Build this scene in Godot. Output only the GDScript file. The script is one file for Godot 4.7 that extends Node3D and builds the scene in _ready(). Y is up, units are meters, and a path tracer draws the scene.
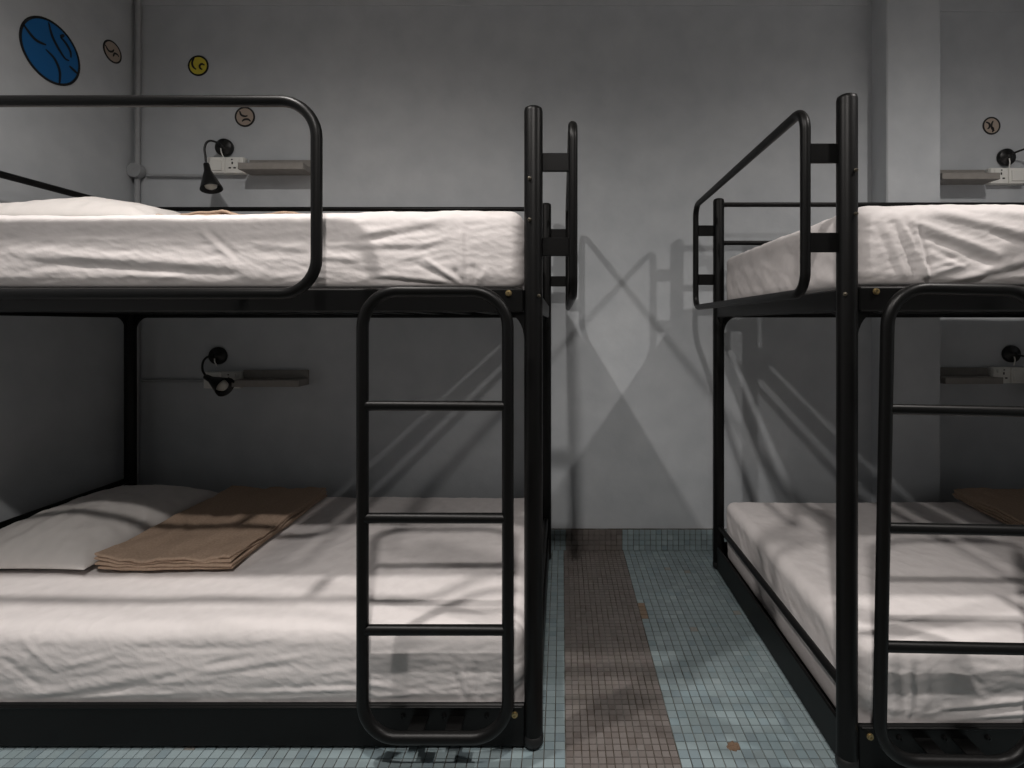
extends Node3D
# A hostel dormitory at night: two black steel bunk beds with a tiled gangway between them.

const ZW := 2.655          # distance of the back wall
const XL := -2.175          # left wall
const XR := 2.83           # right wall
const YC := 3.14           # ceiling
const ZB := -3.4           # wall behind the viewer (room z = +3.4)

var M := {}
var used := {}
var rng := RandomNumberGenerator.new()
var noise_a := FastNoiseLite.new()
var noise_b := FastNoiseLite.new()
var noise_c := FastNoiseLite.new()

func _ready() -> void:
	rng.seed = 41
	# ---------- camera ----------
	var cam := Camera3D.new()
	cam.name = "camera"
	cam.projection = Camera3D.PROJECTION_FRUSTUM
	cam.near = 0.05
	cam.far = 60.0
	cam.size = 768.0 / 522.0 * 0.05
	cam.frustum_offset = Vector2(-50.0 / 522.0 * 0.05, -59.0 / 522.0 * 0.05)
	cam.position = Vector3(0, 1.14, 0)
	add_child(cam)
	cam.current = true
	# ---------- environment ----------
	var we := WorldEnvironment.new()
	we.name = "world_environment"
	var env := Environment.new()
	env.background_mode = Environment.BG_COLOR
	env.background_color = Color(0, 0, 0)
	env.tonemap_mode = Environment.TONE_MAPPER_LINEAR
	env.tonemap_exposure = 1.42
	env.sdfgi_enabled = true
	env.ssao_enabled = true
	env.ssil_enabled = true
	we.environment = env
	add_child(we)
	# ---------- lights: three ceiling lamps (their fittings are built in ceiling_lamp) ----------
	ceiling_lamp(Vector3(1.90, YC, -0.78), 3.35, "round ceiling lamp over the bunk bed beside the column")
	ceiling_lamp(Vector3(-1.06, YC, -0.74), 3.35, "round ceiling lamp over the bunk bed beside the corner conduit")
	ceiling_lamp(Vector3(-0.02, YC, 0.22), 4.7, "round ceiling lamp over the open floor before the beds")

	setup_noise()
	materials()
	room()
	floor_tiles()
	skirting()
	bunk("bunk_bed", "black steel bunk bed beside the blue wall sticker and corner conduit", -0.0775, -1, 1.417, 1.12, 0.0, 0.2455)
	bunk("bunk_bed", "black steel bunk bed standing before the square wall column", 0.733, 1, 1.343, 1.10, -1.1, 0.236)
	bedding()
	wall_things()

# =====================================================================
# helpers
# =====================================================================
func numbered(called: String) -> String:
	if not used.has(called):
		used[called] = 0
		return called
	used[called] += 1
	return "%s_%03d" % [called, used[called]]

func tag(o: Node, label: String, category: String, group := "", kind := "") -> void:
	if label: o.set_meta("label", label)
	if category: o.set_meta("category", category)
	if group: o.set_meta("group", group)
	if kind: o.set_meta("kind", kind)

func thing(called: String, label: String, category: String, at := Vector3.ZERO, group := "") -> Node3D:
	var o := Node3D.new()
	o.name = numbered(called)
	o.position = at
	add_child(o)
	tag(o, label, category, group)
	return o

func obj(called: String, mesh: Mesh, mat: Material, parent: Node = null, at := Vector3.ZERO) -> MeshInstance3D:
	var o := MeshInstance3D.new()
	o.mesh = mesh
	o.material_override = mat
	o.position = at
	if parent == null:
		o.name = numbered(called)
		add_child(o)
	else:
		o.name = called
		parent.add_child(o, true)
	return o

func stt(smooth := 0) -> SurfaceTool:
	var st := SurfaceTool.new()
	st.begin(Mesh.PRIMITIVE_TRIANGLES)
	st.set_smooth_group(smooth)
	return st

func fin(st: SurfaceTool) -> ArrayMesh:
	st.generate_normals()
	return st.commit()

func tri(st: SurfaceTool, a: Vector3, b: Vector3, c: Vector3) -> void:   # counter-clockwise from outside
	st.add_vertex(a); st.add_vertex(c); st.add_vertex(b)

func quad(st: SurfaceTool, a: Vector3, b: Vector3, c: Vector3, d: Vector3) -> void:
	tri(st, a, b, c); tri(st, a, c, d)

func quad_to(st: SurfaceTool, a: Vector3, b: Vector3, c: Vector3, d: Vector3, n: Vector3) -> void:
	if (b - a).cross(c - a).dot(n) < 0: quad(st, a, d, c, b)
	else: quad(st, a, b, c, d)

func add_box(st: SurfaceTool, c: Vector3, s: Vector3, bev := 0.0) -> void:
	st.set_smooth_group(-1)
	var h := s * 0.5
	var b := minf(bev, minf(h.x, minf(h.y, h.z)) * 0.9)
	if b <= 0.0:
		for ax in 3:
			for sg in [-1.0, 1.0]:
				var n := Vector3.ZERO; n[ax] = sg
				var u := (ax + 1) % 3
				var v := (ax + 2) % 3
				var p := []
				for k in [[-1, -1], [1, -1], [1, 1], [-1, 1]]:
					var q := Vector3.ZERO
					q[ax] = sg * h[ax]; q[u] = k[0] * h[u]; q[v] = k[1] * h[v]
					p.append(c + q)
				quad_to(st, p[0], p[1], p[2], p[3], n)
		return
	var g := func(sx: float, sy: float, sz: float, ax: int) -> Vector3:
		var q := Vector3(sx * (h.x - b), sy * (h.y - b), sz * (h.z - b))
		q[ax] = [sx * h.x, sy * h.y, sz * h.z][ax]
		return c + q
	for ax in 3:
		var u := (ax + 1) % 3
		var v := (ax + 2) % 3
		for sg in [-1.0, 1.0]:
			var n := Vector3.ZERO; n[ax] = sg
			var p := []
			for k in [[-1, -1], [1, -1], [1, 1], [-1, 1]]:
				var sgn := Vector3.ZERO
				sgn[ax] = sg; sgn[u] = k[0]; sgn[v] = k[1]
				p.append(g.call(sgn.x, sgn.y, sgn.z, ax))
			quad_to(st, p[0], p[1], p[2], p[3], n)
		for k in [[-1, -1], [1, -1], [1, 1], [-1, 1]]:
			var s0 := Vector3.ZERO; s0[ax] = -1; s0[u] = k[0]; s0[v] = k[1]
			var s1 := s0; s1[ax] = 1
			var n2 := s0; n2[ax] = 0
			quad_to(st, g.call(s0.x, s0.y, s0.z, u), g.call(s1.x, s1.y, s1.z, u), g.call(s1.x, s1.y, s1.z, v), g.call(s0.x, s0.y, s0.z, v), n2)
	for sx in [-1, 1]:
		for sy in [-1, 1]:
			for sz in [-1, 1]:
				var a: Vector3 = g.call(sx, sy, sz, 0)
				var b2: Vector3 = g.call(sx, sy, sz, 1)
				var c2: Vector3 = g.call(sx, sy, sz, 2)
				if (b2 - a).cross(c2 - a).dot(Vector3(sx, sy, sz)) < 0: tri(st, a, c2, b2)
				else: tri(st, a, b2, c2)

func box(c: Vector3, s: Vector3, bev := 0.0) -> ArrayMesh:
	var st := stt(-1)
	add_box(st, c, s, bev)
	return fin(st)

# polyline with rounded corners
func rounded(pts: Array, r: float, closed := false, steps := 8) -> PackedVector3Array:
	var out := PackedVector3Array()
	var n := pts.size()
	for i in n:
		if not closed and (i == 0 or i == n - 1):
			out.append(pts[i]); continue
		var c: Vector3 = pts[i]
		var a: Vector3 = (c - pts[(i - 1 + n) % n]).normalized()
		var b: Vector3 = (pts[(i + 1) % n] - c).normalized()
		var th := a.angle_to(b)
		if th < 0.02:
			out.append(c); continue
		var t := r * tan(th * 0.5)
		var ctr := c + (b - a).normalized() * (r / cos(th * 0.5))
		var v0 := c - a * t - ctr
		var v1 := c + b * t - ctr
		for k in steps + 1:
			out.append(ctr + v0.slerp(v1, float(k) / steps))
	return out

func add_tube(st: SurfaceTool, path: PackedVector3Array, r: float, seg := 14, closed := false, r_end := -1.0) -> void:
	var n := path.size()
	var rings := []
	var up := Vector3.ZERO
	for i in n:
		var p0: Vector3 = path[(i - 1 + n) % n] if closed or i > 0 else path[i]
		var p1: Vector3 = path[(i + 1) % n] if closed or i < n - 1 else path[i]
		var t := (p1 - p0).normalized()
		if up == Vector3.ZERO:
			up = t.cross(Vector3(0.31, 0.91, 0.27)).normalized()
		up = (up - t * up.dot(t)).normalized()
		var side := t.cross(up)
		var rr := r if r_end < 0 else lerpf(r, r_end, float(i) / (n - 1))
		var ring := PackedVector3Array()
		for k in seg:
			var a := TAU * k / seg
			ring.append(path[i] + (up * cos(a) + side * sin(a)) * rr)
		rings.append(ring)
	st.set_smooth_group(0)
	for i in (n if closed else n - 1):
		var A: PackedVector3Array = rings[i]
		var B: PackedVector3Array = rings[(i + 1) % n]
		var off := 0
		if closed and i == n - 1:      # re-align the last ring with the first
			var best := 1e9
			for k in seg:
				var d := A[0].distance_to(B[k])
				if d < best: best = d; off = k
		for k in seg:
			var k1 := (k + 1) % seg
			quad(st, A[k], A[k1], B[(k1 + off) % seg], B[(k + off) % seg])
	if not closed:
		st.set_smooth_group(1)
		for e in 2:
			var R: PackedVector3Array = rings[0] if e == 0 else rings[n - 1]
			var c: Vector3 = path[0] if e == 0 else path[n - 1]
			for k in seg:
				if e == 0: tri(st, c, R[(k + 1) % seg], R[k])
				else: tri(st, c, R[k], R[(k + 1) % seg])

func tube(path: PackedVector3Array, r: float, seg := 14, closed := false) -> ArrayMesh:
	var st := stt()
	add_tube(st, path, r, seg, closed)
	return fin(st)

func bar(a: Vector3, b: Vector3, r: float, seg := 14) -> ArrayMesh:
	return tube(PackedVector3Array([a, b]), r, seg)

# profile of (radius, height) turned round an axis
func add_lathe(st: SurfaceTool, prof: Array, at: Vector3, axis := Vector3.UP, seg := 24, smooth := 0) -> void:
	var w := axis.normalized()
	var u := w.cross(Vector3(0.3, 0.2, 0.93)).normalized()
	var v := w.cross(u)
	st.set_smooth_group(smooth)
	for i in prof.size() - 1:
		var p0: Vector2 = prof[i]
		var p1: Vector2 = prof[i + 1]
		for k in seg:
			var a0 := TAU * k / seg
			var a1 := TAU * (k + 1) / seg
			var d0 := u * cos(a0) + v * sin(a0)
			var d1 := u * cos(a1) + v * sin(a1)
			var A := at + d0 * p0.x + w * p0.y
			var B := at + d1 * p0.x + w * p0.y
			var C := at + d1 * p1.x + w * p1.y
			var D := at + d0 * p1.x + w * p1.y
			if p0.x < 1e-5: tri(st, A, C, D)
			elif p1.x < 1e-5: tri(st, A, B, C)
			else: quad(st, A, B, C, D)

func lathe(prof: Array, at := Vector3.ZERO, axis := Vector3.UP, seg := 24, smooth := 0) -> ArrayMesh:
	var st := stt()
	add_lathe(st, prof, at, axis, seg, smooth)
	return fin(st)

func setup_noise() -> void:
	noise_a.seed = 7; noise_a.frequency = 1.0; noise_a.noise_type = FastNoiseLite.TYPE_SIMPLEX_SMOOTH
	noise_a.fractal_type = FastNoiseLite.FRACTAL_FBM; noise_a.fractal_octaves = 3
	noise_b.seed = 19; noise_b.frequency = 1.0; noise_b.noise_type = FastNoiseLite.TYPE_SIMPLEX_SMOOTH
	noise_b.fractal_type = FastNoiseLite.FRACTAL_RIDGED; noise_b.fractal_octaves = 2
	noise_c.seed = 33; noise_c.frequency = 1.0; noise_c.noise_type = FastNoiseLite.TYPE_SIMPLEX_SMOOTH

# =====================================================================
# materials
# =====================================================================
func noise_tex(seed_: int, freq: float, c0: Color, c1: Color, octaves := 4, size := 512, lo := 0.0, hi := 1.0) -> NoiseTexture2D:
	var n := FastNoiseLite.new()
	n.seed = seed_; n.frequency = freq; n.fractal_octaves = octaves; n.noise_type = FastNoiseLite.TYPE_SIMPLEX_SMOOTH
	var t := NoiseTexture2D.new()
	t.width = size; t.height = size; t.seamless = true; t.noise = n
	var g := Gradient.new()
	g.offsets = PackedFloat32Array([lo, hi])
	g.colors = PackedColorArray([c0, c1])
	t.color_ramp = g
	return t

func mat(called: String, c: Color, rough := 0.8, metal := 0.0, spec := 0.5) -> StandardMaterial3D:
	var m := StandardMaterial3D.new()
	m.resource_name = called
	m.albedo_color = c; m.roughness = rough; m.metallic = metal; m.metallic_specular = spec
	return m

func grain(m: StandardMaterial3D, tex: Texture2D, scale: float, bump: Texture2D = null, depth := 0.1) -> StandardMaterial3D:
	m.albedo_texture = tex
	m.uv1_triplanar = true
	m.uv1_world_triplanar = true
	m.uv1_scale = Vector3.ONE * scale
	if bump:
		m.heightmap_enabled = true
		m.heightmap_texture = bump
		m.heightmap_scale = depth
	return m

func materials() -> void:
	var white := Color(1, 1, 1)
	M.wall = grain(mat("wall_paint", Color(0.742, 0.756, 0.768), 0.62, 0.0, 0.4), noise_tex(3, 0.012, Color(0.93, 0.935, 0.94), white, 5), 0.7, noise_tex(4, 0.03, Color(0, 0, 0), white, 4), 0.10)
	M.ceiling = grain(mat("ceiling_paint", Color(0.78, 0.78, 0.77), 0.9), noise_tex(5, 0.01, Color(0.95, 0.95, 0.95), white), 0.6)
	M.black = grain(mat("black_powder_coat", Color(0.040, 0.040, 0.040), 0.40, 0.0, 0.32), noise_tex(6, 0.05, Color(0.85, 0.85, 0.85), white), 3.0, noise_tex(7, 0.2, Color(0, 0, 0), white, 2), 0.02)
	M.cap = mat("black_plastic", Color(0.07, 0.07, 0.07), 0.55)
	M.brass = mat("zinc_bolt", Color(0.62, 0.55, 0.40), 0.35, 0.85)
	M.dull = mat("dull_bolt", Color(0.36, 0.34, 0.30), 0.4, 0.8)
	M.sheet = grain(mat("white_cotton", Color(0.84, 0.82, 0.815), 0.92, 0.0, 0.2), noise_tex(8, 0.02, Color(0.965, 0.965, 0.965), white), 2.0, noise_tex(9, 0.12, Color(0, 0, 0), white, 3), 0.02)
	M.pillow = grain(mat("pillow_cotton", Color(0.825, 0.808, 0.795), 0.92, 0.0, 0.2), noise_tex(8, 0.02, Color(0.965, 0.965, 0.965), white), 2.0, noise_tex(9, 0.12, Color(0, 0, 0), white, 3), 0.02)
	M.blanket = grain(mat("brown_fleece", Color(0.725, 0.635, 0.56), 0.95, 0.0, 0.1), noise_tex(10, 0.06, Color(0.86, 0.85, 0.84), white), 3.0, noise_tex(11, 0.3, Color(0, 0, 0), white, 2), 0.12)
	M.tile = mat("mosaic_tile", white, 0.42, 0.0, 0.5)
	M.tile.vertex_color_use_as_albedo = true
	M.grout = grain(mat("grout", Color(0.37, 0.365, 0.35), 0.95), noise_tex(12, 0.012, Color(0.62, 0.55, 0.45), Color(1, 1, 1), 4, 512, 0.3, 0.7), 1.6)
	M.mortar = grain(mat("rusty_mortar", Color(0.50, 0.42, 0.35), 0.95), noise_tex(13, 0.05, Color(0.6, 0.55, 0.5), white), 6.0)
	M.plastic = mat("white_plastic", Color(0.90, 0.90, 0.88), 0.45)
	M.hole = mat("socket_hole", Color(0.06, 0.06, 0.06), 0.7)
	M.conduit = grain(mat("painted_conduit", Color(0.64, 0.65, 0.66), 0.55), noise_tex(14, 0.02, Color(0.93, 0.93, 0.93), white), 1.5)
	M.shelf = grain(mat("grey_laminate", Color(0.56, 0.545, 0.525), 0.6), noise_tex(15, 0.02, Color(0.92, 0.92, 0.92), white), 2.0)
	M.lampblack = mat("lamp_enamel", Color(0.045, 0.045, 0.045), 0.38)
	M.bulb = mat("frosted_bulb", Color(0.85, 0.84, 0.80), 0.35)
	M.line = mat("print_black", Color(0.05, 0.05, 0.05), 0.6)
	M.blue = mat("print_blue", Color(0.03, 0.365, 0.60), 0.6)
	M.tan = mat("print_tan", Color(0.64, 0.585, 0.535), 0.6)
	M.yellow = mat("print_yellow", Color(0.80, 0.74, 0.24), 0.6)

# =====================================================================
# lights
# =====================================================================
func ceiling_lamp(at: Vector3, energy: float, label: String) -> void:
	var t := thing("ceiling_lamp", label, "lamp", at)
	var glow := mat("lamp_diffuser", Color(0.9, 0.88, 0.84), 0.5)
	glow.emission_enabled = true
	glow.emission = Color(1.0, 0.95, 0.89)
	glow.emission_energy_multiplier = 2.0
	var st := stt()
	add_lathe(st, [Vector2(0, 0), Vector2(0.115, 0), Vector2(0.115, -0.05), Vector2(0.105, -0.058), Vector2(0.085, -0.058), Vector2(0.085, -0.05)].map(func(p): return p), Vector3.ZERO, Vector3.UP, 32, -1)
	obj("housing", fin(st), mat("lamp_housing", Color(0.8, 0.8, 0.8), 0.5), t)
	obj("diffuser", lathe([Vector2(0.0, -0.05), Vector2(0.084, -0.05)], Vector3.ZERO, Vector3.UP, 32, -1), glow, t)
	var l := SpotLight3D.new()
	l.name = "light"
	l.light_size = 0.045
	l.spot_angle = 77.0
	l.spot_angle_attenuation = 1.0
	l.light_energy = energy
	l.light_color = Color(1.0, 0.975, 0.955)
	l.shadow_enabled = true
	l.spot_range = 12.0
	l.spot_attenuation = 2.0
	l.position = Vector3(0, -0.064, 0)
	l.rotation = Vector3(-PI / 2, 0, 0)
	t.add_child(l)

# =====================================================================
# the room
# =====================================================================
func struct(called: String, c: Vector3, s: Vector3, m: Material, bev := 0.0) -> MeshInstance3D:
	var o := obj(called, box(Vector3.ZERO, s, bev), m, null, c)
	o.set_meta("kind", "structure")
	return o

func room() -> void:
	var th := 0.12
	var zf := 3.4
	struct("wall_back", Vector3((XL + 1.60) / 2, YC / 2, -ZW - th / 2), Vector3(1.60 - XL, YC, th), M.wall)
	struct("wall_back", Vector3((1.76 + XR) / 2, YC / 2, -2.705 - th / 2), Vector3(XR - 1.76, YC, th), M.wall)
	struct("column", Vector3((1.575 + 1.837) / 2, YC / 2, -2.530 - 0.14), Vector3(0.262, YC, 0.28), M.wall, 0.006)
	struct("wall_left", Vector3(XL - th / 2, YC / 2, (zf - 2.8) / 2), Vector3(th, YC, zf + 2.8), M.wall)
	struct("wall_right", Vector3(XR + th / 2, YC / 2, (zf - 2.8) / 2), Vector3(th, YC, zf + 2.8), M.wall)
	struct("wall_front", Vector3((XL + XR) / 2, YC / 2, zf + th / 2), Vector3(XR - XL + 0.24, YC, th), M.wall)
	struct("ceiling", Vector3((XL + XR) / 2, YC + th / 2, (zf - 2.8) / 2), Vector3(XR - XL + 0.24, th, zf + 2.9), M.ceiling)
	# shallow bands along the head of the back wall
	struct("trim_1", Vector3((XL + 1.555) / 2, (2.764 + YC) / 2, -ZW + 0.001), Vector3(1.555 - XL, YC - 2.764, 0.010), M.wall)
	struct("trim_2", Vector3((1.814 + XR) / 2, (2.764 + YC) / 2, -2.705 + 0.001), Vector3(XR - 1.814, YC - 2.764, 0.010), M.wall)

const BLUE_P := 0.0285
const BROWN_P := 0.0213
const STRIPE_0 := 0.010
const STRIPE_1 := 0.3082

func tile_color(x: float, z: float, brown: bool) -> Color:
	var n := noise_c.get_noise_2d(x * 1.6, z * 1.6) * 0.08 + noise_c.get_noise_2d(x * 7.0 + 9.0, z * 7.0) * 0.06
	var v := 1.0 + n + rng.randf_range(-0.035, 0.035)
	var c: Color
	if brown:
		c = Color(0.410, 0.388, 0.375)
		var w := rng.randf()
		if w < 0.06: c = Color(0.43, 0.41, 0.395)
		elif w < 0.12: c = Color(0.385, 0.36, 0.345)
	else:
		c = Color(0.495, 0.548, 0.560)
		var w := rng.randf()
		if w < 0.07: c = Color(0.53, 0.58, 0.59)
		elif w < 0.15: c = Color(0.47, 0.53, 0.548)
		elif w < 0.156: c = Color(0.50, 0.50, 0.48)
		if x > 0.308 and x < 0.338 and z < -2.02 and z > -2.13: c = Color(0.47, 0.40, 0.33)
	return Color(c.r * v, c.g * v, c.b * v).srgb_to_linear()

func add_tile(st: SurfaceTool, c: Vector3, hx: float, hz: float, up: Vector3, fwd: Vector3, h: float) -> void:
	var side := fwd.cross(up)
	var b := 0.0007
	var lo := []
	var hi := []
	for k in [[-1, -1], [1, -1], [1, 1], [-1, 1]]:
		lo.append(c + side * (k[0] * hx) + fwd * (k[1] * hz) - up * h)
		hi.append(c + side * (k[0] * (hx - b)) + fwd * (k[1] * (hz - b)))
	quad_to(st, hi[0], hi[1], hi[2], hi[3], up)
	for k in 4:
		var k1 := (k + 1) % 4
		quad_to(st, lo[k], lo[k1], hi[k1], hi[k], (lo[k] + lo[k1]) * 0.5 - c + up * h)

func floor_tiles() -> void:
	var fl := struct("floor", Vector3((XL + XR) / 2, -0.0632, (3.4 - 2.8) / 2), Vector3(XR - XL + 0.24, 0.12, 3.4 + 2.9), M.grout)
	tag(fl, "worn blue and brown mosaic tile floor", "", "", "structure")
	var cells := []      # [x, z, half, brown]
	var z := -ZW + BLUE_P * 0.5
	while z < -0.75:
		var x := STRIPE_0 - BLUE_P * 0.5 - 0.001
		while x > XL:
			cells.append([x, z, BLUE_P, false]); x -= BLUE_P
		x = STRIPE_1 + BLUE_P * 0.5 + 0.001
		while x < XR:
			cells.append([x, z, BLUE_P, false]); x += BLUE_P
		z += BLUE_P
	z = -ZW + BROWN_P * 0.5
	while z < -0.75:
		for k in 14:
			cells.append([STRIPE_0 + (k + 0.5) * BROWN_P, z, BROWN_P, true])
		z += BROWN_P
	# the tiles that show largest are pieces of their own, the others are joined
	var single := []
	var rest := []
	for c in cells:
		var d: float = -c[1]
		var x: float = c[0]
		if absf(x - 0.466) < 0.010 and absf(d - 1.4153) < 0.010:
			continue                    # one tile is broken out
		var seen: bool = d > 1.335 and d < 1.62 and x > -d * 1.08 and (x < 0.66 if d > 1.36 else x < 1.2) and (d < 1.40 or x > -0.09)
		if seen: single.append(c)
		else: rest.append(c)
	single.sort_custom(func(a, b): return a[1] > b[1])
	var blue_n := 0
	var brown_n := 0
	var meshes := {}
	for k in 14:
		var st := stt(-1)
		var brown := k >= 8
		st.set_color(tile_color(float(k) * 0.37, float(k) * 0.51, brown))
		var p := BROWN_P if brown else BLUE_P
		add_tile(st, Vector3.ZERO, p * 0.5 - 0.0008, p * 0.5 - 0.0008, Vector3.UP, Vector3.BACK, 0.004)
		meshes[k] = fin(st)
	for c in single:
		var brown: bool = c[3]
		if (brown and brown_n >= 150) or (not brown and blue_n >= 290):
			rest.append(c); continue
		if brown: brown_n += 1
		else: blue_n += 1
		var o := obj("brown_tile" if brown else "blue_tile", meshes[rng.randi_range(8, 13) if brown else rng.randi_range(0, 7)], M.tile, fl)
		o.position = Vector3(c[0], rng.randf_range(-0.0004, 0.0002), c[1]) - fl.position
	var sts := {true: stt(-1), false: stt(-1)}
	for c in rest:
		var st: SurfaceTool = sts[c[3]]
		st.set_color(tile_color(c[0], c[1], c[3]))
		var h: float = c[2] * 0.5 - rng.randf_range(0.0005, 0.0011)
		add_tile(st, Vector3(c[0], rng.randf_range(-0.0004, 0.0002), c[1]), h, h, Vector3.UP, Vector3.BACK, 0.004)
	for b in [false, true]:
		var o := obj("brown_tile_field" if b else "blue_tile_field", fin(sts[b]), M.tile, fl)
		o.position = -fl.position
		o.set_meta("kind", "stuff")
	# rusty mortar lump where a tile is broken out
	var st2 := stt()
	var ctr := Vector3(0.462, -0.0018, -1.413)
	var ring := []
	for k in 14:
		var a := TAU * k / 14
		var r := 0.0175 + 0.012 * noise_a.get_noise_2d(cos(a) * 1.7, sin(a) * 1.7)
		ring.append(ctr + Vector3(cos(a) * r * 1.05, 0, sin(a) * r * 0.95))
	for k in 14:
		var a0: Vector3 = ring[k]
		var a1: Vector3 = ring[(k + 1) % 14]
		var m0 := ctr.lerp(a0, 0.7) + Vector3(0, 0.0050 + 0.0012 * (k % 3), 0)
		var m1 := ctr.lerp(a1, 0.7) + Vector3(0, 0.0050 + 0.0012 * ((k + 1) % 3 if k < 13 else 0), 0)
		quad_to(st2, a0, a1, m1, m0, Vector3.UP)
		quad_to(st2, m0, m1, ctr + Vector3(0, 0.005, 0), ctr + Vector3(0, 0.005, 0), Vector3.UP)
	var mo := obj("mortar_patch", fin(st2), M.mortar, fl)
	mo.position = -fl.position

func skirting() -> void:
	for part in [[XL, 1.575, ZW], [1.575, 1.837, 2.530], [1.837, XR, 2.705]]:
		var x0: float = part[0]
		var x1: float = part[1]
		var zz: float = part[2]
		var base := struct("baseboard_back", Vector3((x0 + x1) / 2, 0.0525, -zz + 0.007), Vector3(x1 - x0, 0.105, 0.014), M.grout)
		var st := stt(-1)
		var x := x0 + BLUE_P * 0.5
		while x < x1 - 0.01:
			for r in 4:
				var brown: bool = x > STRIPE_0 and x < STRIPE_1
				st.set_color(tile_color(x, r * 0.03 - zz, brown))
				add_tile(st, Vector3(x, 0.0138 + r * 0.0262, -zz + 0.018), BLUE_P * 0.5 - 0.001, 0.0123, Vector3.BACK, Vector3.UP, 0.004)
			x += BLUE_P
		var o := obj("skirting_tile_field", fin(st), M.tile, base)
		o.position = -base.position
		o.set_meta("kind", "stuff")

# =====================================================================
# bunk beds
# =====================================================================
const BL := 2.02      # post to post along the bed
const GO := 0.107     # how far the guards stand off the posts

func gusset_mesh(dir: Vector3) -> ArrayMesh:     # concave corner plate below a rail, reaching along dir
	var st := stt(-1)
	var n := Vector3.UP.cross(dir).normalized() * 0.004
	var pts := []
	var w := 0.055
	var h := 0.075
	for k in 9:
		var a := PI / 2 * k / 8.0
		pts.append(dir * (w * (1.0 - sin(a))) + Vector3.UP * (-h * (1.0 - cos(a))))
	# pts run from (w, 0) down to (0, -h)
	for k in 8:
		var p0: Vector3 = pts[k]
		var p1: Vector3 = pts[k + 1]
		quad_to(st, p0 + n, p1 + n, Vector3.ZERO + n, Vector3.ZERO + n, n)
		quad_to(st, p0 - n, p1 - n, Vector3.ZERO - n, Vector3.ZERO - n, -n)
		quad_to(st, p0 + n, p1 + n, p1 - n, p0 - n, dir + Vector3.DOWN)
	return fin(st)

func bolt_mesh(axis: Vector3, r := 0.0070) -> ArrayMesh:
	return lathe([Vector2(r * 1.25, 0), Vector2(r * 1.25, 0.002), Vector2(r, 0.0022), Vector2(r * 0.95, 0.006), Vector2(r * 0.45, 0.0066), Vector2(r * 0.4, 0.0045), Vector2(0, 0.0045)], Vector3.ZERO, axis, 12, -1)

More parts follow.
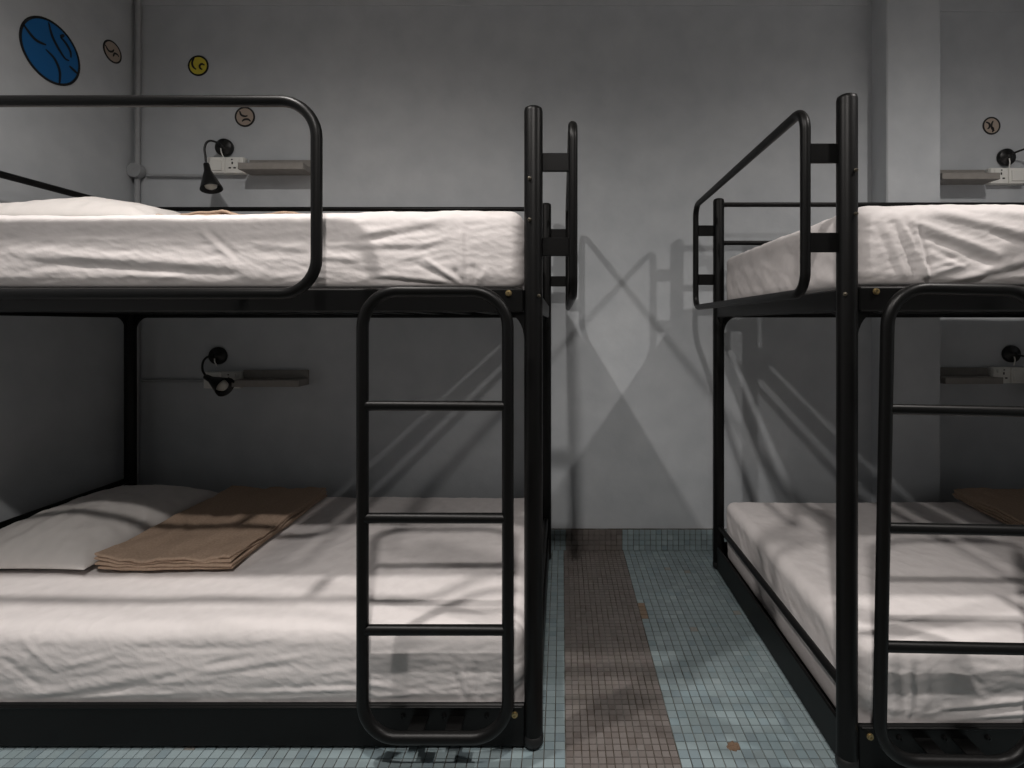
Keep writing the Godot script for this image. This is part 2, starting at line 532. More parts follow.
func bunk(called: String, label: String, fx: float, d: int, zf: float, BW: float, lean: float, ls: float) -> void:
	var t := thing(called, label, "bunk bed", Vector3(fx, 0, -zf), "black bunk beds")
	# local frame: s runs from the foot to the head, w from the front to the wall
	var P := func(s: float, y: float, w: float) -> Vector3: return Vector3(d * s, y, -w)
	var X := Vector3(d, 0, 0)
	# posts
	for c in [[0.0, 0.0], [0.0, BW], [BL, 0.0], [BL, BW]]:
		var at: Vector3 = P.call(c[0], 0.0, c[1])
		var po := obj("post", lathe([Vector2(0.0252, 0.02), Vector2(0.0252, 1.718), Vector2(0.0235, 1.7265), Vector2(0.018, 1.730), Vector2(0, 1.7305)], Vector3.ZERO, Vector3.UP, 28), M.black, t, at)
		obj("foot_cap", lathe([Vector2(0, 0.0), Vector2(0.017, 0.001), Vector2(0.0265, 0.010), Vector2(0.0275, 0.022), Vector2(0.0262, 0.034), Vector2(0.0252, 0.035)], Vector3.ZERO, Vector3.UP, 24), M.cap, po)
		if c[1] == 0.0 and c[0] == 0.0:
			for by in [1.531, 1.421]:
				obj("bolt", bolt_mesh(Vector3(d * 0.35, 0, 1), 0.0042), M.dull, po, Vector3(d * 0.0085, by, 0.0232))
			obj("bolt", bolt_mesh(Vector3(-d * 0.75, 0, 1), 0.0042), M.dull, po, Vector3(-d * 0.0148, 1.218, 0.0198))
	# upper deck
	for w in [0.0, BW]:
		var rail := obj("side_rail", box(Vector3.ZERO, Vector3(BL - 0.05, 0.063, 0.030), 0.004), M.black, t, P.call(BL / 2, 1.2065, w))
		if w == 0.0:
			obj("bolt", bolt_mesh(Vector3.BACK), M.brass, rail, Vector3(d * (0.066 - BL / 2), 0.019, 0.015))
			obj("bolt", bolt_mesh(Vector3.BACK), M.brass, rail, Vector3(d * (BL / 2 - 0.066), 0.019, 0.015))
		for s in [0.0, BL]:
			var q: Vector3 = P.call(s + (0.025 if s == 0.0 else -0.025), 1.175, w)
			obj("gusset", gusset_mesh(X if s == 0.0 else -X), M.black, t, q)
	for s in [0.0, BL]:
		obj("end_rail", box(Vector3.ZERO, Vector3(0.030, 0.058, BW - 0.05), 0.004), M.black, t, P.call(s, 1.204, BW / 2))
		for w in [0.025, BW - 0.025]:
			obj("gusset", gusset_mesh(Vector3(0, 0, -1) if w < 0.5 else Vector3(0, 0, 1)), M.black, t, P.call(s, 1.176, w))
	var slat := box(Vector3.ZERO, Vector3(0.05, 0.012, BW - 0.032), 0.002)
	for k in 14:
		obj("slat", slat, M.black, t, P.call(0.10 + k * (BL - 0.2) / 13.0, 1.196, BW / 2))
	# tubes along the wall side and at the head of the upper bunk
	for y in [1.703, 1.524]:
		obj("wall_side_rail", bar(P.call(0.02, y, BW), P.call(BL - 0.02, y, BW), 0.011), M.black, t)
		obj("head_rail", bar(P.call(BL, y, 0.02), P.call(BL, y, BW - 0.02), 0.0135), M.black, t)
	# lower deck
	for w in [0.0, BW]:
		var br := obj("base_rail", box(Vector3.ZERO, Vector3(BL - 0.045, 0.114, 0.012), 0.003), M.black, t, P.call(BL / 2, 0.064, w - 0.009 if w == 0.0 else w + 0.009))
		if w == 0.0:
			obj("bolt", bolt_mesh(Vector3.BACK), M.brass, br, Vector3(d * (0.05 - BL / 2), 0.030, 0.006))
			for s in [0.125, 0.24, 0.35]:
				obj("bolt", bolt_mesh(Vector3.BACK, 0.006), M.black, br, Vector3(d * (s - BL / 2), 0.026, 0.006))
			# turned lip along the top edge of the rail
			obj("rail_lip", bar(Vector3(-(BL - 0.06) / 2, 0.049, 0.0062), Vector3((BL - 0.06) / 2, 0.049, 0.0062), 0.0035, 8), M.black, br)
	for s in [0.0, BL]:
		obj("base_end", box(Vector3.ZERO, Vector3(0.010, 0.105, BW - 0.045), 0.003), M.black, t, P.call(s + (-0.010 if s == 0.0 else 0.010), 0.060, BW / 2))
	obj("deck_panel", box(Vector3.ZERO, Vector3(BL - 0.04, 0.012, BW - 0.04)), M.black, t, P.call(BL / 2, 0.052, BW / 2))
	obj("foot_bar", bar(P.call(0.0, 0.200, 0.02), P.call(0.0, 0.200, BW - 0.02), 0.0115), M.black, t)
	obj("head_bar", bar(P.call(BL, 0.390, 0.02), P.call(BL, 0.390, BW - 0.02), 0.0135), M.black, t)
	# guard at the foot, held off the posts by flat plates
	var g0 := [P.call(-GO, 1.698, 0.0), P.call(-GO, 1.698, BW), P.call(-GO, 1.222, BW), P.call(-GO, 1.222, 0.0)]
	var gd := obj("foot_guard", tube(rounded(g0, 0.055, true, 9), 0.0130, 14, true), M.black, t)
	for w in [0.0, BW]:
		for y in [1.581, 1.352]:
			obj("guard_plate", box(Vector3.ZERO, Vector3(GO - 0.034, 0.050, 0.010), 0.002), M.black, gd, P.call(-GO / 2 - 0.007, y, w))
	# guard along the front of the upper bunk
	var gz := -GO - 0.02
	var s1 := 0.529
	var s2 := BL - 0.03
	var g1 := [P.call(s1, 1.693, gz), P.call(s2, 1.693, gz), P.call(s2, 1.217, gz), P.call(s1, 1.217, gz)]
	var fg := obj("front_guard", tube(rounded(g1, 0.088, true, 10), 0.0138, 14, true), M.black, t)
	for s in [s1 + 0.25, s2 - 0.25]:
		obj("guard_plate", box(Vector3.ZERO, Vector3(0.024, 0.016, -gz - 0.024), 0.002), M.black, fg, P.call(s, 1.218, gz / 2 - 0.006))
	# ladder, hung before the rails on flat straps
	var lz := -0.087
	var lad := Node3D.new()
	lad.name = "ladder"
	t.add_child(lad)
	lad.position = P.call(ls, 1.20, lz)
	lad.rotation_degrees.z = lean
	var hw := 0.185
	var l0 := [Vector3(-hw, 0.026, 0), Vector3(hw, 0.026, 0), Vector3(hw, -1.112, 0), Vector3(-hw, -1.112, 0)]
	obj("ladder_frame", tube(rounded(l0, 0.092, true, 10), 0.0152, 16, true), M.black, lad)
	for y in [0.934, 0.648, 0.363]:
		obj("rung", bar(Vector3(-hw, y - 1.20, 0), Vector3(hw, y - 1.20, 0), 0.0132, 14), M.black, lad)
	for s in [0.205, 0.302]:
		obj("strap", box(Vector3.ZERO, Vector3(0.044, 0.006, 0.070), 0.0015), M.black, lad, Vector3(d * (s - ls), 0.087 - 1.20, -0.037))

# =====================================================================
# bedding
# =====================================================================
func fold_at(f: Array, s: float, y: float) -> float:
	var v := 0.0
	for e in f:
		var ax: float = e[0]; var ay: float = e[1]
		var dx: float = e[2] - ax; var dy: float = e[3] - ay
		var px := s - ax; var py := y - ay
		var q := (px * dx + py * dy) / (dx * dx + dy * dy)
		if q < -0.15 or q > 1.15: continue
		var k := clampf(q, 0.0, 1.0)
		var ex := px - dx * k; var ey := py - dy * k
		var w: float = e[5] * 0.8
		var d2 := (ex * ex + ey * ey) / (w * w)
		if d2 > 6.0: continue
		v += e[4] * exp(-d2) * clampf(minf(q + 0.15, 1.15 - q) * 3.5, 0.0, 1.0)
	return v

func mattress(label: String, fx: float, d: int, zf: float, y0: float, y1: float, folds: Array, off: float, amp: float, sag: float, tuck: float) -> void:
	var len := 1.962
	var wid := 1.10
	var r := 0.040
	var h := Vector3(len / 2, (y1 - y0) / 2, wid / 2)
	var st := stt()
	var inner := h - Vector3(r, minf(r, h.y * 0.9), r)
	var pos := func(p: Vector3) -> Vector3:
		var q := Vector3(clampf(p.x, -inner.x, inner.x), clampf(p.y, -inner.y, inner.y), clampf(p.z, -inner.z, inner.z))
		var n := (p - q).normalized()
		var nb := n
		if n.y < 0.0:            # the base edge is squarer than the top edge
			var hz := Vector2(n.x, n.z)
			if hz.length() > 0.001:
				hz = hz.normalized() * pow(hz.length(), 0.3)
			nb = Vector3(hz.x, n.y, hz.y)
		var b := q + nb * r
		# s from the foot, t up from the base
		var s := b.x + h.x
		var t := b.y + h.y - tuck
		var lift := clampf(t / 0.03, 0.0, 1.0)
		var disp := 0.0
		if n.z > 0.05:
			disp += fold_at(folds, s + 0.0265, t) * n.z * 0.46
			disp += (noise_b.get_noise_3d(s * 5.0 + off, t * 26.0 + s * 4.0, 3.0) * 0.0013 + noise_b.get_noise_3d(s * 13.0 + off, t * 34.0 - s * 9.0, 13.0) * 0.0008 + noise_a.get_noise_3d(s * 2.2 + off, t * 9.0, 1.0) * 0.0026) * n.z * amp
			# soft belly between the top and bottom edge
			disp += 0.008 * sin(PI * clampf(t / (y1 - y0 - tuck), 0.0, 1.0)) * n.z
		if n.y > 0.05:
			disp -= n.y * sag * smoothstep(0.25, 1.1, s)
			disp += n.y * (noise_a.get_noise_3d(s * 1.6 + off, b.z * 2.0, 5.0) * 0.005 + noise_a.get_noise_3d(s * 7.0 + b.z * 5.0 + off, b.z * 9.0 - s * 4.0, 9.0) * 0.0026 * amp + noise_b.get_noise_3d(s * 4.0 + b.z * 6.0 + off, b.z * 4.0 - s * 9.0, 2.0) * 0.0016 * amp)
		if n.x < -0.05:
			disp += -n.x * (noise_a.get_noise_3d(b.z * 6.0 + off, t * 9.0 + b.z * 4.0, 7.0) * 0.004 + noise_b.get_noise_3d(b.z * 9.0 + t * 9.0, t * 5.0 + off, 7.0) * 0.0018)
		if tuck > 0.0:           # the sheet is drawn in under the foot corners
			disp -= 0.026 * smoothstep(0.10, 0.0, s) * smoothstep(0.085, 0.0, t) * absf(n.z)
			return b + n * (disp * lift if disp > 0.0 else disp)
		return b + n * disp * lift
	var nx := 400
	var ny := 56
	var nz := 96
	var axes := [[2, 0, 1, nx, ny], [1, 0, 2, nx, nz], [0, 2, 1, nz, ny]]
	for a in axes:
		for sg in [-1.0, 1.0]:
			var ku: int = a[3]
			var kv: int = a[4]
			if a[0] == 1 and sg < 0: ku = 60; kv = 40
			if a[0] == 2 and sg < 0: ku = 60; kv = 8
			if a[0] == 0 and sg > 0: ku = 40; kv = 10
			var rows := []
			for j in kv + 1:
				var row := PackedVector3Array()
				for i in ku + 1:
					var p := Vector3.ZERO
					p[a[0]] = sg * h[a[0]]
					var gu := lerpf(-1, 1, float(i) / ku)
					var gv := lerpf(-1, 1, float(j) / kv)
					if a[0] == 1 and sg < 0:      # few cells under the mattress, close ones round its edge
						gu = signf(gu) * (1.0 - pow(1.0 - absf(gu), 2.6))
						gv = signf(gv) * (1.0 - pow(1.0 - absf(gv), 2.2))
					p[a[1]] = gu * h[a[1]]
					p[a[2]] = gv * h[a[2]]
					var v: Vector3 = pos.call(p)
					row.append(Vector3(v.x * d, v.y, v.z).snapped(Vector3.ONE * 0.00001))
				rows.append(row)
			var n := Vector3.ZERO
			n[a[0]] = sg * (d if a[0] == 0 else 1)
			var R0: PackedVector3Array = rows[kv / 2]
			var R1: PackedVector3Array = rows[kv / 2 + 1]
			var flip: bool = (R0[ku / 2 + 1] - R0[ku / 2]).cross(R1[ku / 2] - R0[ku / 2]).dot(n) < 0
			for j in kv:
				var A: PackedVector3Array = rows[j]
				var B: PackedVector3Array = rows[j + 1]
				for i in ku:
					if flip: quad(st, A[i], B[i], B[i + 1], A[i + 1])
					else: quad(st, A[i], A[i + 1], B[i + 1], B[i])
	var o := obj("mattress", fin(st), M.sheet, null, Vector3(fx + d * (0.0265 + h.x), (y0 + y1) / 2, -zf - wid / 2 + 0.002))
	tag(o, label, "mattress", "sheeted mattresses")

func pillow(label: String, c: Vector3, sx: float, sz: float, H: float, yaw: float, seed_: float) -> void:
	var n := 72
	var st := stt()
	var top := []
	var bot := []
	for j in n + 1:
		var rt := PackedVector3Array()
		var rb := PackedVector3Array()
		for i in n + 1:
			var u := lerpf(-1, 1, float(i) / n)
			var v := lerpf(-1, 1, float(j) / n)
			u = signf(u) * (1.0 - pow(1.0 - absf(u), 1.5)); v = signf(v) * (1.0 - pow(1.0 - absf(v), 1.5))
			var ex := 1.0 - 0.07 * (1.0 - v * v) * absf(u)        # sides drawn in between the corners
			var ez := 1.0 - 0.05 * (1.0 - u * u) * absf(v)
			ex = 1.0 - 0.06 * (1.0 - v * v); ez = 1.0 - 0.05 * (1.0 - u * u)
			var x := u * sx * ex
			var z := v * sz * ez
			var body := pow(maxf(0.0, (1.0 - pow(absf(u), 2.6))), 0.55) * pow(maxf(0.0, (1.0 - pow(absf(v), 3.2))), 0.55)
			var rim := clampf((1.0 - maxf(absf(u), absf(v))) * 9.0, 0.0, 1.0)
			var w := noise_a.get_noise_3d(x * 5.0 + seed_, z * 5.0, 2.0) * 0.012 + noise_b.get_noise_3d(x * 9.0 + seed_, z * 5.0, 4.0) * 0.004
			# puckers running in from the seam
			w += sin(v * 34.0 + seed_) * 0.004 * pow(absf(u), 6.0) + sin(u * 26.0) * 0.004 * pow(absf(v), 6.0)
			rt.append(Vector3(x, 0.018 + H * body + w * rim * (0.35 + body), z).snapped(Vector3.ONE * 0.00001))
			rb.append(Vector3(x, 0.018 - 0.013 * minf(1.0, body * 2.0) , z).snapped(Vector3.ONE * 0.00001))
		top.append(rt); bot.append(rb)
	for j in n:
		for i in n:
			quad(st, top[j][i], top[j + 1][i], top[j + 1][i + 1], top[j][i + 1])
			quad(st, bot[j][i], bot[j][i + 1], bot[j + 1][i + 1], bot[j + 1][i])
	var o := obj("pillow", fin(st), M.pillow, null, c)
	o.rotation.y = yaw
	tag(o, label, "pillow", "white pillows")

# a blanket folded into a flat pad: thin layers of cloth lying on one another, folded over at the long sides
func blanket(label: String, c: Vector3, sx: float, sz: float, layers: int, th: float, yaw: float, seed_: float, rise: float) -> void:
	var st := stt()
	var nx := 60
	var nz := 60
	for l in layers:
		var dx := rng.randf_range(-0.006, 0.004) - (0.004 if l == layers - 1 else 0.0)
		var dz := rng.randf_range(-0.010, 0.002)
		var hx := sx + dx
		var hz := sz + dz
		var hh := th * 0.5
		var prof := []          # a flattened ring of rows across x with rounded edges
		var rows_top := []
		var rows_bot := []
		for j in nz + 1:
			var rt := PackedVector3Array()
			var rb := PackedVector3Array()
			var v := lerpf(-1, 1, float(j) / nz)
			v = signf(v) * (1.0 - pow(1.0 - absf(v), 1.8))
			for i in nx + 1:
				var u := lerpf(-1, 1, float(i) / nx)
				u = signf(u) * (1.0 - pow(1.0 - absf(u), 1.8))
				var x := u * hx
				var z := v * hz
				var e := minf((1.0 - absf(u)) * hx, (1.0 - absf(v)) * hz)
				var k := sqrt(maxf(0.0, 1.0 - pow(1.0 - clampf(e / hh, 0.0, 1.0), 2.0)))
				var grow := float(l + 1) / layers
				var wav := (noise_a.get_noise_3d(x * 6.0 + seed_, z * 2.5, 0.0) * 0.014 + noise_a.get_noise_3d(x * 13.0 + seed_, z * 4.0, l * 0.6) * 0.006) * grow
				wav += 0.006 * absf(noise_a.get_noise_3d(x * 8.0, z * 8.0, l * 3.0 + seed_)) * grow
				wav += rise * pow(clampf(-x / hx, 0.0, 1.0), 3.0) * grow
				var yc := th * (l + 0.5) * 0.98 + maxf(wav, -0.25 * th * l)
				x += noise_a.get_noise_3d(z * 3.0, l * 2.0, seed_) * 0.012
				z += noise_a.get_noise_3d(x * 4.0, l * 2.0, seed_ + 5.0) * 0.010
				rt.append(Vector3(x, yc + hh * k, z).snapped(Vector3.ONE * 0.00001))
				rb.append(Vector3(x, yc - hh * k, z).snapped(Vector3.ONE * 0.00001))
			rows_top.append(rt); rows_bot.append(rb)
		for j in nz:
			for i in nx:
				quad(st, rows_top[j][i], rows_top[j + 1][i], rows_top[j + 1][i + 1], rows_top[j][i + 1])
				quad(st, rows_bot[j][i], rows_bot[j][i + 1], rows_bot[j + 1][i + 1], rows_bot[j + 1][i])
	var o := obj("blanket", fin(st), M.blanket, null, c)
	o.rotation.y = yaw
	tag(o, label, "blanket", "folded brown blankets")

func bedding() -> void:
	var ul := [[0.252,0.183,0.494,0.138,0.0090,0.016],[0.278,0.167,0.462,0.128,-0.0080,0.014],[0.551,0.115,0.252,0.124,0.0050,0.011],[0.558,0.102,0.278,0.102,-0.0040,0.012],[0.179,0.173,0.181,0.017,-0.0060,0.009],[0.195,0.161,0.192,0.027,0.0060,0.012],[0.195,0.013,0.290,0.078,0.0100,0.010],[0.206,0.012,0.316,0.065,-0.0070,0.009],[0.195,0.013,0.418,0.037,0.0100,0.011],[0.208,0.009,0.443,0.024,-0.0070,0.009],[0.195,0.013,0.214,0.052,-0.0080,0.009],[0.150,0.009,0.125,0.056,0.0070,0.010],[0.163,0.009,0.160,0.065,-0.0050,0.009],[0.278,0.008,0.507,0.059,-0.0060,0.014],[0.475,0.078,0.564,0.087,0.0050,0.012],[0.227,0.142,0.328,0.103,0.0030,0.008],[0.252,0.103,0.348,0.078,0.0030,0.007],[0.087,0.192,0.042,0.167,0.0040,0.012],[0.176,0.116,0.074,0.126,0.0020,0.015],[0.036,0.167,0.033,0.021,-0.0040,0.010]]
	ul += [[0.879,0.156,0.800,0.086,-0.0060,0.012],[0.896,0.153,0.817,0.086,0.0060,0.012],[1.405,0.097,0.783,0.060,0.0100,0.022],[1.349,0.069,0.806,0.037,-0.0080,0.016],[1.405,0.142,0.908,0.125,0.0040,0.016],[0.761,0.097,0.613,0.088,-0.0050,0.014],[0.783,0.142,0.613,0.153,0.0030,0.012],[0.755,0.119,0.613,0.108,0.0040,0.012],[1.236,0.170,0.896,0.173,0.0030,0.020],[1.122,0.037,0.953,0.032,0.0060,0.010]]
	var ll := [[1.420,0.008,1.047,0.078,0.0070,0.014],[1.047,0.078,0.780,0.105,0.0050,0.014],[1.353,0.004,1.047,0.055,-0.0060,0.012],[1.276,0.014,0.876,0.033,0.0070,0.010],[0.876,0.033,0.484,0.041,0.0060,0.010],[0.971,0.027,0.484,0.053,-0.0050,0.010],[1.086,0.151,0.761,0.151,-0.0040,0.010],[1.009,0.055,0.589,0.141,0.0050,0.012],[1.019,0.072,0.723,0.134,-0.0040,0.012],[1.391,0.181,1.286,0.096,0.0040,0.012],[1.305,0.191,1.391,0.086,0.0030,0.010],[1.429,0.124,1.334,0.048,-0.0050,0.013],[1.257,0.105,1.047,0.162,0.0030,0.012],[0.914,0.076,0.666,0.105,-0.0050,0.012],[1.162,0.006,0.914,0.017,0.0060,0.008],[0.837,0.006,0.484,0.023,0.0060,0.008]]
	ll += [[0.426,0.014,0.333,0.026,0.0050,0.010],[0.449,0.055,0.338,0.038,0.0060,0.012],[0.449,0.020,0.280,0.029,0.0050,0.009],[0.210,0.085,0.190,0.014,-0.0060,0.010],[0.175,0.125,0.169,0.014,0.0050,0.010],[0.152,0.108,0.155,0.014,-0.0050,0.010],[0.193,0.102,0.181,0.014,0.0050,0.009],[0.122,0.085,0.140,0.014,0.0040,0.010],[0.350,0.085,0.222,0.096,0.0030,0.012]]
	var ur := [[0.200,0.026,0.130,0.169,0.0090,0.009],[0.177,0.026,0.112,0.165,-0.0060,0.009],[0.147,0.022,0.090,0.159,0.0050,0.010],[0.124,0.026,0.070,0.155,-0.0040,0.010],[0.200,0.026,0.162,0.166,0.0100,0.010],[0.212,0.033,0.177,0.148,-0.0080,0.010],[0.162,0.166,0.407,0.071,0.0100,0.014],[0.200,0.125,0.384,0.055,-0.0080,0.014],[0.219,0.195,0.655,0.080,0.0130,0.016],[0.361,0.140,0.655,0.056,-0.0100,0.020],[0.269,0.013,0.655,0.127,0.0100,0.013],[0.307,0.012,0.655,0.084,-0.0080,0.011],[0.200,0.029,0.307,0.058,0.0070,0.010],[0.208,0.048,0.300,0.071,0.0050,0.009],[0.223,0.018,0.655,0.036,0.0060,0.010],[0.208,0.079,0.277,0.055,0.0040,0.008],[0.212,0.098,0.307,0.052,-0.0050,0.009]]
	var lr := [[0.133,0.167,0.146,0.001,-0.0050,0.012],[0.156,0.160,0.156,0.008,0.0050,0.009],[0.176,0.154,0.169,0.015,-0.0040,0.010],[0.106,0.167,0.116,0.015,0.0040,0.012],[0.199,0.160,0.196,0.041,0.0030,0.012],[0.246,0.044,0.658,0.089,0.0070,0.010],[0.239,0.031,0.658,0.074,-0.0050,0.010],[0.232,0.007,0.658,0.051,0.0080,0.009],[0.246,0.004,0.658,0.008,0.0070,0.008],[0.252,0.141,0.312,0.094,0.0040,0.008],[0.272,0.154,0.345,0.101,-0.0040,0.009],[0.252,0.107,0.352,0.078,0.0040,0.008],[0.325,0.141,0.558,0.154,0.0040,0.012],[0.352,0.081,0.558,0.094,-0.0040,0.012]]
	for e in lr: e[4] *= 1.5
	for e in ur: e[4] *= 1.2
	mattress("upper bunk mattress in a rumpled white sheet, below the yellow wall sticker", -0.0775, -1, 1.417, 1.239, 1.455, ul, 0.0, 1.0, 0.012, 0.0)
	mattress("lower bunk mattress in a white sheet, bearing a pillow and a folded blanket", -0.0775, -1, 1.417, 0.062, 0.320, ll, 11.0, 1.0, 0.0, 0.054)
	mattress("upper bunk mattress with tightly gathered white sheet, before the wall column", 0.733, 1, 1.343, 1.239, 1.455, ur, 23.0, 1.0, 0.004, 0.0)
	mattress("lower bunk mattress in white sheet with a brown blanket but no pillow", 0.733, 1, 1.343, 0.062, 0.320, lr, 37.0, 1.0, 0.0, 0.054)
	pillow("plump white pillow on the lower bunk, half covered by shadow", Vector3(-1.815, 0.328, -2.062), 0.257, 0.375, 0.105, 0.02, 1.0)
	pillow("plump white pillow on the upper bunk, just showing over the mattress edge", Vector3(-1.60, 1.456, -1.93), 0.30, 0.34, 0.092, 0.05, 8.0)
	blanket("folded brown blanket lying next to the pillow on the lower bunk", Vector3(-1.320, 0.331, -2.088), 0.222, 0.375, 4, 0.0108, 0.03, 3.0, 0.012)
	blanket("folded brown blanket on the upper bunk, mostly hidden behind the mattress edge", Vector3(-1.00, 1.459, -1.97), 0.26, 0.36, 3, 0.0095, -0.03, 12.0, 0.0)
	blanket("folded brown blanket on the lower bunk standing before the wall column", Vector3(2.01, 0.331, -2.06), 0.225, 0.36, 4, 0.0125, -0.12, 21.0, 0.0)

# =====================================================================
# things on the walls
# =====================================================================
func ribbon(st: SurfaceTool, pts: Array, w: float, z0: float, z1: float, taper := true) -> void:   # flat stroke in the xy plane
	var c := Curve2D.new()
	var n := pts.size()
	for i in n:
		var p: Vector2 = pts[i]
		var tn: Vector2 = (pts[mini(i + 1, n - 1)] - pts[maxi(i - 1, 0)]) / 6.0
		c.add_point(p, -tn, tn)
	c.bake_interval = 0.002
	var b := c.get_baked_points()
	var L := []
	var R := []
	for i in b.size():
		var t := (b[mini(i + 1, b.size() - 1)] - b[maxi(i - 1, 0)]).normalized()
		var k := float(i) / (b.size() - 1)
		var ww := w * (0.35 + 0.65 * pow(sin(PI * clampf(k, 0.0, 1.0)), 0.5)) if taper else w
		var nn := Vector2(-t.y, t.x) * ww * 0.5
		L.append(b[i] + nn); R.append(b[i] - nn)
	for i in b.size() - 1:
		var l0: Vector2 = L[i]; var l1: Vector2 = L[i + 1]; var r0: Vector2 = R[i]; var r1: Vector2 = R[i + 1]
		quad_to(st, Vector3(l0.x, l0.y, z1), Vector3(r0.x, r0.y, z1), Vector3(r1.x, r1.y, z1), Vector3(l1.x, l1.y, z1), Vector3.BACK)
		quad_to(st, Vector3(l0.x, l0.y, z0), Vector3(l1.x, l1.y, z0), Vector3(l1.x, l1.y, z1), Vector3(l0.x, l0.y, z1), Vector3((l0 - r0).x, (l0 - r0).y, 0))
		quad_to(st, Vector3(r0.x, r0.y, z0), Vector3(r1.x, r1.y, z0), Vector3(r1.x, r1.y, z1), Vector3(r0.x, r0.y, z1), Vector3((r0 - l0).x, (r0 - l0).y, 0))

func sticker(label: String, at: Vector3, yaw: float, r: float, m: Material, strokes: Array, lw: float) -> void:
	var t := thing("wall_sticker", label, "sticker", at, "round stickers on the walls")
	t.rotation.y = yaw
	obj("disc", lathe([Vector2(r, 0), Vector2(r, 0.0012), Vector2(0, 0.0012)], Vector3.ZERO, Vector3.BACK, 48, -1), m, t)
	obj("outline", lathe([Vector2(r + lw * 0.4, 0), Vector2(r + lw * 0.4, 0.0018), Vector2(r - lw * 0.6, 0.0018), Vector2(r - lw * 0.6, 0.001)], Vector3.ZERO, Vector3.BACK, 48, -1), M.line, t)
	for s in strokes:
		var st := stt(-1)
		ribbon(st, s.map(func(p): return Vector2(p[0], p[1]) * r), lw * 1.25, 0.001, 0.0018)
		obj("swirl", fin(st), M.line, t)

func reading_lamp(label: String, base: Vector3, neck: Array, shade_at: Vector3, axis: Vector3, cord_to: Vector3) -> void:
	var t := thing("reading_lamp", label, "lamp", base, "black gooseneck reading lamps")
	obj("base", lathe([Vector2(0.044, 0), Vector2(0.045, 0.004), Vector2(0.044, 0.016), Vector2(0.040, 0.021), Vector2(0.014, 0.025), Vector2(0.012, 0.034), Vector2(0.008, 0.036), Vector2(0, 0.036)], Vector3.ZERO, Vector3.BACK, 32), M.lampblack, t)
	var c := Curve3D.new()
	for i in neck.size():
		var tn: Vector3 = (neck[mini(i + 1, neck.size() - 1)] - neck[maxi(i - 1, 0)]) / 5.0
		c.add_point(neck[i] - base, -tn, tn)
	c.bake_interval = 0.006
	obj("gooseneck", tube(c.get_baked_points(), 0.0052, 10), M.lampblack, t)
	var sh := obj("shade", lathe([Vector2(0.0, -0.012), Vector2(0.009, -0.012), Vector2(0.013, -0.006), Vector2(0.0155, 0.03), Vector2(0.020, 0.042), Vector2(0.047, 0.122), Vector2(0.0485, 0.128), Vector2(0.0455, 0.128), Vector2(0.0185, 0.046), Vector2(0.010, 0.036)], Vector3.ZERO, axis, 32), M.lampblack, t, shade_at - base)
	obj("bulb", lathe([Vector2(0.011, 0.036), Vector2(0.013, 0.062), Vector2(0.025, 0.085), Vector2(0.0285, 0.102), Vector2(0.024, 0.118), Vector2(0.012, 0.126), Vector2(0, 0.128)], Vector3.ZERO, axis, 24), M.bulb, sh)
	var cd := cord_to - base
	obj("cord", tube(rounded([Vector3(-0.004, -0.012, 0.030), Vector3(-0.001, -0.030, 0.032), Vector3(cd.x, cd.y, 0.020)], 0.02, false, 5), 0.0028, 8), M.plastic, t)

func wall_socket(label: String, at: Vector3, flip: int) -> void:   # flip 1: the rocker switch is on the left
	var t := thing("wall_socket", label, "socket", at, "white switched sockets")
	obj("back_box", box(Vector3(0, 0, 0.014), Vector3(0.186, 0.084, 0.028), 0.004), M.plastic, t)
	obj("face_plate", box(Vector3(-0.047 * flip, 0, 0.031), Vector3(0.088, 0.080, 0.006), 0.002), M.plastic, t)
	obj("face_plate", box(Vector3(0.047 * flip, 0, 0.031), Vector3(0.088, 0.080, 0.006), 0.002), M.plastic, t)
	obj("rocker_switch", box(Vector3(-0.047 * flip, 0, 0.036), Vector3(0.062, 0.056, 0.006), 0.002), M.plastic, t)
	obj("toggle", box(Vector3(0.068 * flip, 0.022, 0.036), Vector3(0.012, 0.018, 0.006), 0.002), M.plastic, t)
	for p in [[0.036, 0.010, 0.007, 0.012], [0.024, -0.014, 0.012, 0.007], [0.048, -0.014, 0.012, 0.007]]:
		obj("pin_slot", box(Vector3(p[0] * flip, p[1], 0.0344), Vector3(p[2], p[3], 0.0012)), M.hole, t)
	obj("toggle_mark", box(Vector3(0.034 * flip, 0.028, 0.0344), Vector3(0.007, 0.006, 0.0012)), M.hole, t)

func shelf(label: String, x0: float, x1: float, y: float, z: float) -> void:
	var t := thing("wall_shelf", label, "shelf", Vector3((x0 + x1) / 2, y, z), "small grey wall shelves")
	obj("board", box(Vector3(0, 0.016, 0.055), Vector3(x1 - x0, 0.032, 0.108), 0.0015), M.shelf, t)
	obj("back_upstand", box(Vector3(0, 0.053, 0.008), Vector3(x1 - x0, 0.042, 0.014), 0.0015), M.shelf, t)

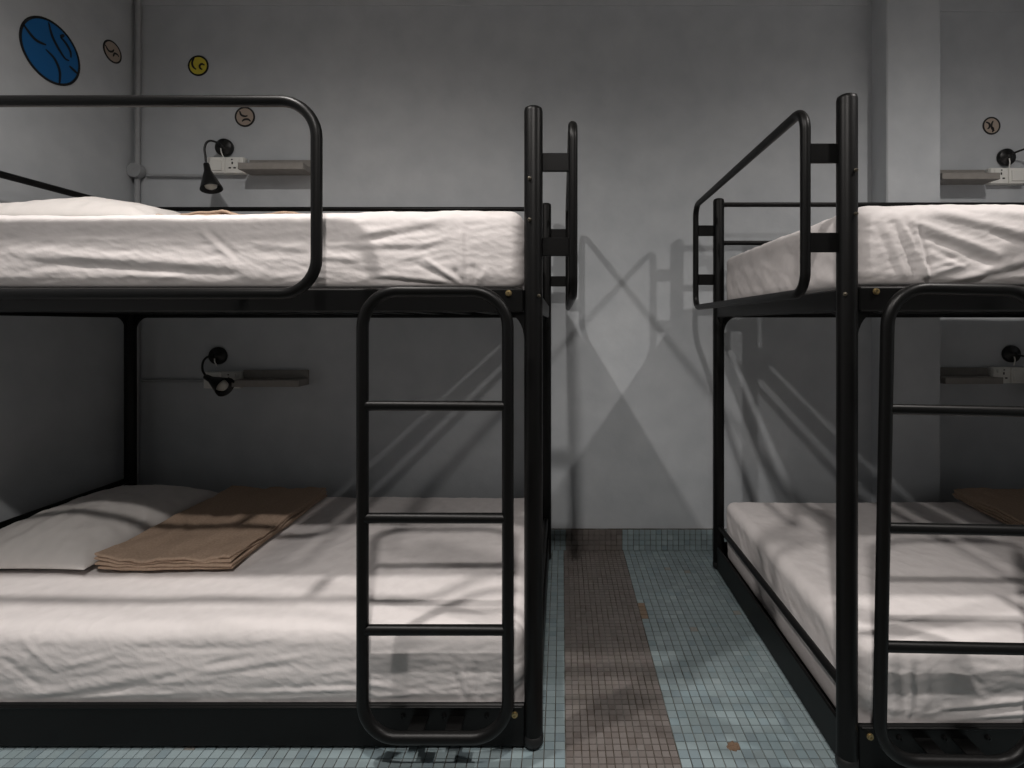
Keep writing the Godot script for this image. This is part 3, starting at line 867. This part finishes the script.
func wall_things() -> void:
	var e := 0.001
	var z := -ZW + e
	# stickers
	sticker("big round blue wall sticker with black outline and swirls", Vector3(XL + e, 2.303, -2.222), PI / 2, 0.1285, M.blue,
		[[[-0.92, 0.40], [-0.55, 0.12], [-0.18, 0.13]], [[-0.10, 0.92], [0.05, 0.48], [0.42, 0.05], [0.62, 0.02]], [[0.30, 0.66], [0.50, 0.55], [0.66, 0.35], [0.68, 0.15]], [[-0.20, -0.02], [0.10, -0.18], [0.28, -0.52], [0.27, -0.93]], [[0.62, -0.16], [0.78, -0.22], [0.93, -0.28]], [[0.30, 0.66], [0.44, 0.80]]], 0.010)
	sticker("small round tan wall sticker with dark swirls, next to big blue one", Vector3(XL + e, 2.461, -2.524), PI / 2, 0.049, M.tan,
		[[[-0.85, 0.25], [-0.45, -0.12], [-0.05, 0.0], [0.15, 0.30]], [[0.05, -0.45], [0.22, -0.05], [0.55, 0.0], [0.70, -0.15]]], 0.0075)
	sticker("small round yellow wall sticker with black outline and swirls", Vector3(-1.8490, 2.4578, z), 0.0, 0.049, M.yellow,
		[[[-0.40, 0.85], [-0.62, 0.35], [-0.52, -0.10], [-0.20, -0.40]], [[0.68, 0.05], [0.35, 0.18], [0.15, -0.05], [0.25, -0.30], [0.45, -0.38]]], 0.0085)
	sticker("small round tan wall sticker above the socket and shelf", Vector3(-1.6118, 2.1983, z), 0.0, 0.048, M.tan,
		[[[-0.55, 0.62], [-0.38, 0.20], [0.0, 0.05], [0.30, 0.12]], [[-0.30, -0.50], [-0.05, -0.30], [0.35, -0.28], [0.62, -0.50]]], 0.0085)
	sticker("small round tan wall sticker on the wall past the column", Vector3(2.2241, 2.1719, -2.705 + e), 0.0, 0.043, M.tan,
		[[[-0.70, 0.45], [-0.30, 0.25], [-0.25, -0.15], [-0.50, -0.40]], [[0.20, 0.60], [0.0, 0.15], [0.05, -0.35], [0.35, -0.60]], [[-0.05, -0.1], [0.2, -0.35], [0.1, -0.8]]], 0.008)
	# reading lamps
	reading_lamp("black reading lamp hanging head down above the upper bunk pillow", Vector3(-1.7111, 2.0392, z),
		[Vector3(-1.7132, 2.0422, z + 0.03), Vector3(-1.7172, 2.0483, z + 0.062), Vector3(-1.7355, 2.0422, z + 0.092), Vector3(-1.7456, 2.0067, z + 0.104), Vector3(-1.7375, 1.9611, z + 0.110), Vector3(-1.7344, 1.9358, z + 0.112)],
		Vector3(-1.7300, 1.9170, z + 0.113), Vector3(0.30, -0.95, 0.16), Vector3(-1.7071, 1.9834, z))
	reading_lamp("black reading lamp with its bulb turned outward, above the lower bunk", Vector3(-1.7436, 0.9839, z),
		[Vector3(-1.7466, 0.9839, z + 0.03), Vector3(-1.7588, 0.9829, z + 0.06), Vector3(-1.7719, 0.9596, z + 0.076), Vector3(-1.7689, 0.9221, z + 0.086), Vector3(-1.7517, 0.8998, z + 0.096), Vector3(-1.7375, 0.8896, z + 0.106)],
		Vector3(-1.7314, 0.8856, z + 0.110), Vector3(0.92, -0.36, 0.30), Vector3(-1.7395, 0.9322, z))
	var zr := -2.705 + e
	reading_lamp("black reading lamp past the column, above the upper bunk rail", Vector3(2.2940, 2.0057, zr),
		[Vector3(2.2970, 2.0087, zr + 0.03), Vector3(2.3163, 2.0219, zr + 0.055), Vector3(2.3619, 2.0300, zr + 0.085), Vector3(2.3974, 2.0016, zr + 0.100), Vector3(2.4045, 1.9560, zr + 0.108), Vector3(2.4045, 1.9307, zr + 0.110)],
		Vector3(2.4045, 1.9205, zr + 0.111), Vector3(-0.10, -0.97, 0.20), Vector3(2.2991, 1.9489, zr))
	reading_lamp("black reading lamp past the column, in shadow below the upper bunk", Vector3(2.3204, 0.9905, zr),
		[Vector3(2.3234, 0.9879, zr + 0.03), Vector3(2.3376, 0.9829, zr + 0.055), Vector3(2.3771, 0.9697, zr + 0.080), Vector3(2.4025, 0.9373, zr + 0.092), Vector3(2.4045, 0.9068, zr + 0.098)],
		Vector3(2.4045, 0.8967, zr + 0.100), Vector3(-0.20, -0.90, 0.35), Vector3(2.3234, 0.9322, zr))
	# sockets and shelves
	wall_socket("white switched wall socket below the hanging reading lamp", Vector3(-1.6909, 1.9429, z), 1)
	shelf("small grey wall shelf above the upper bunk, below the tan sticker", -1.5814, -1.2621, 1.9003, z)
	wall_socket("white switched wall socket behind the lamp turned outward, above lower bunk", Vector3(-1.7091, 0.8622, z), 1)
	shelf("small dark grey wall shelf above the lower bunk pillow and blanket", -1.6118, -1.2854, 0.8379, z)
	wall_socket("white switched wall socket past the column, above the upper bunk", Vector3(2.2829, 1.9043, zr), -1)
	shelf("small grey wall shelf beside the column, above the upper bunk", 1.8906, 2.1795, 1.8658, zr)
	wall_socket("white switched wall socket past the column, below the upper bunk", Vector3(2.2960, 0.8825, zr), -1)
	shelf("small grey wall shelf beside the column, in shadow over the lower bunk", 1.9058, 2.1947, 0.8460, zr)
	# conduits
	var cv := obj("conduit", bar(Vector3(-2.139, YC, z + 0.016), Vector3(-2.156, 0.02, z + 0.016), 0.0125, 16), M.conduit)
	tag(cv, "grey painted conduit pipe running up the corner of the room", "pipe")
	var jb := obj("junction_box", lathe([Vector2(0.036, 0), Vector2(0.036, 0.031), Vector2(0.035, 0.034), Vector2(0, 0.034)], Vector3.ZERO, Vector3.BACK, 32, -1), M.conduit, null, Vector3(-2.1419, 1.9155, z + 0.012))
	tag(jb, "round grey junction box on the corner conduit pipe", "junction box")
	var c1 := obj("conduit", bar(Vector3(-2.1034, 1.8972, z + 0.010), Vector3(-1.7861, 1.8942, z + 0.010), 0.0085, 12), M.conduit)
	tag(c1, "thin grey conduit from the junction box to the upper socket", "pipe")
	var c2 := obj("conduit", bar(Vector3(-2.1267, 0.8582, z + 0.010), Vector3(-1.8054, 0.8582, z + 0.010), 0.0085, 12), M.conduit)
	tag(c2, "thin grey conduit from the corner pipe to the lower socket", "pipe")
	var c3 := obj("conduit", bar(Vector3(2.3781, 1.8780, zr + 0.010), Vector3(XR, 1.868, zr + 0.010), 0.0085, 12), M.conduit)
	tag(c3, "thin grey conduit leaving the upper socket past the column", "pipe")
	var c4 := obj("conduit", bar(Vector3(2.3913, 0.8764, zr + 0.010), Vector3(XR, 0.880, zr + 0.010), 0.0085, 12), M.conduit)
	tag(c4, "thin grey conduit leaving the lower socket past the column", "pipe")
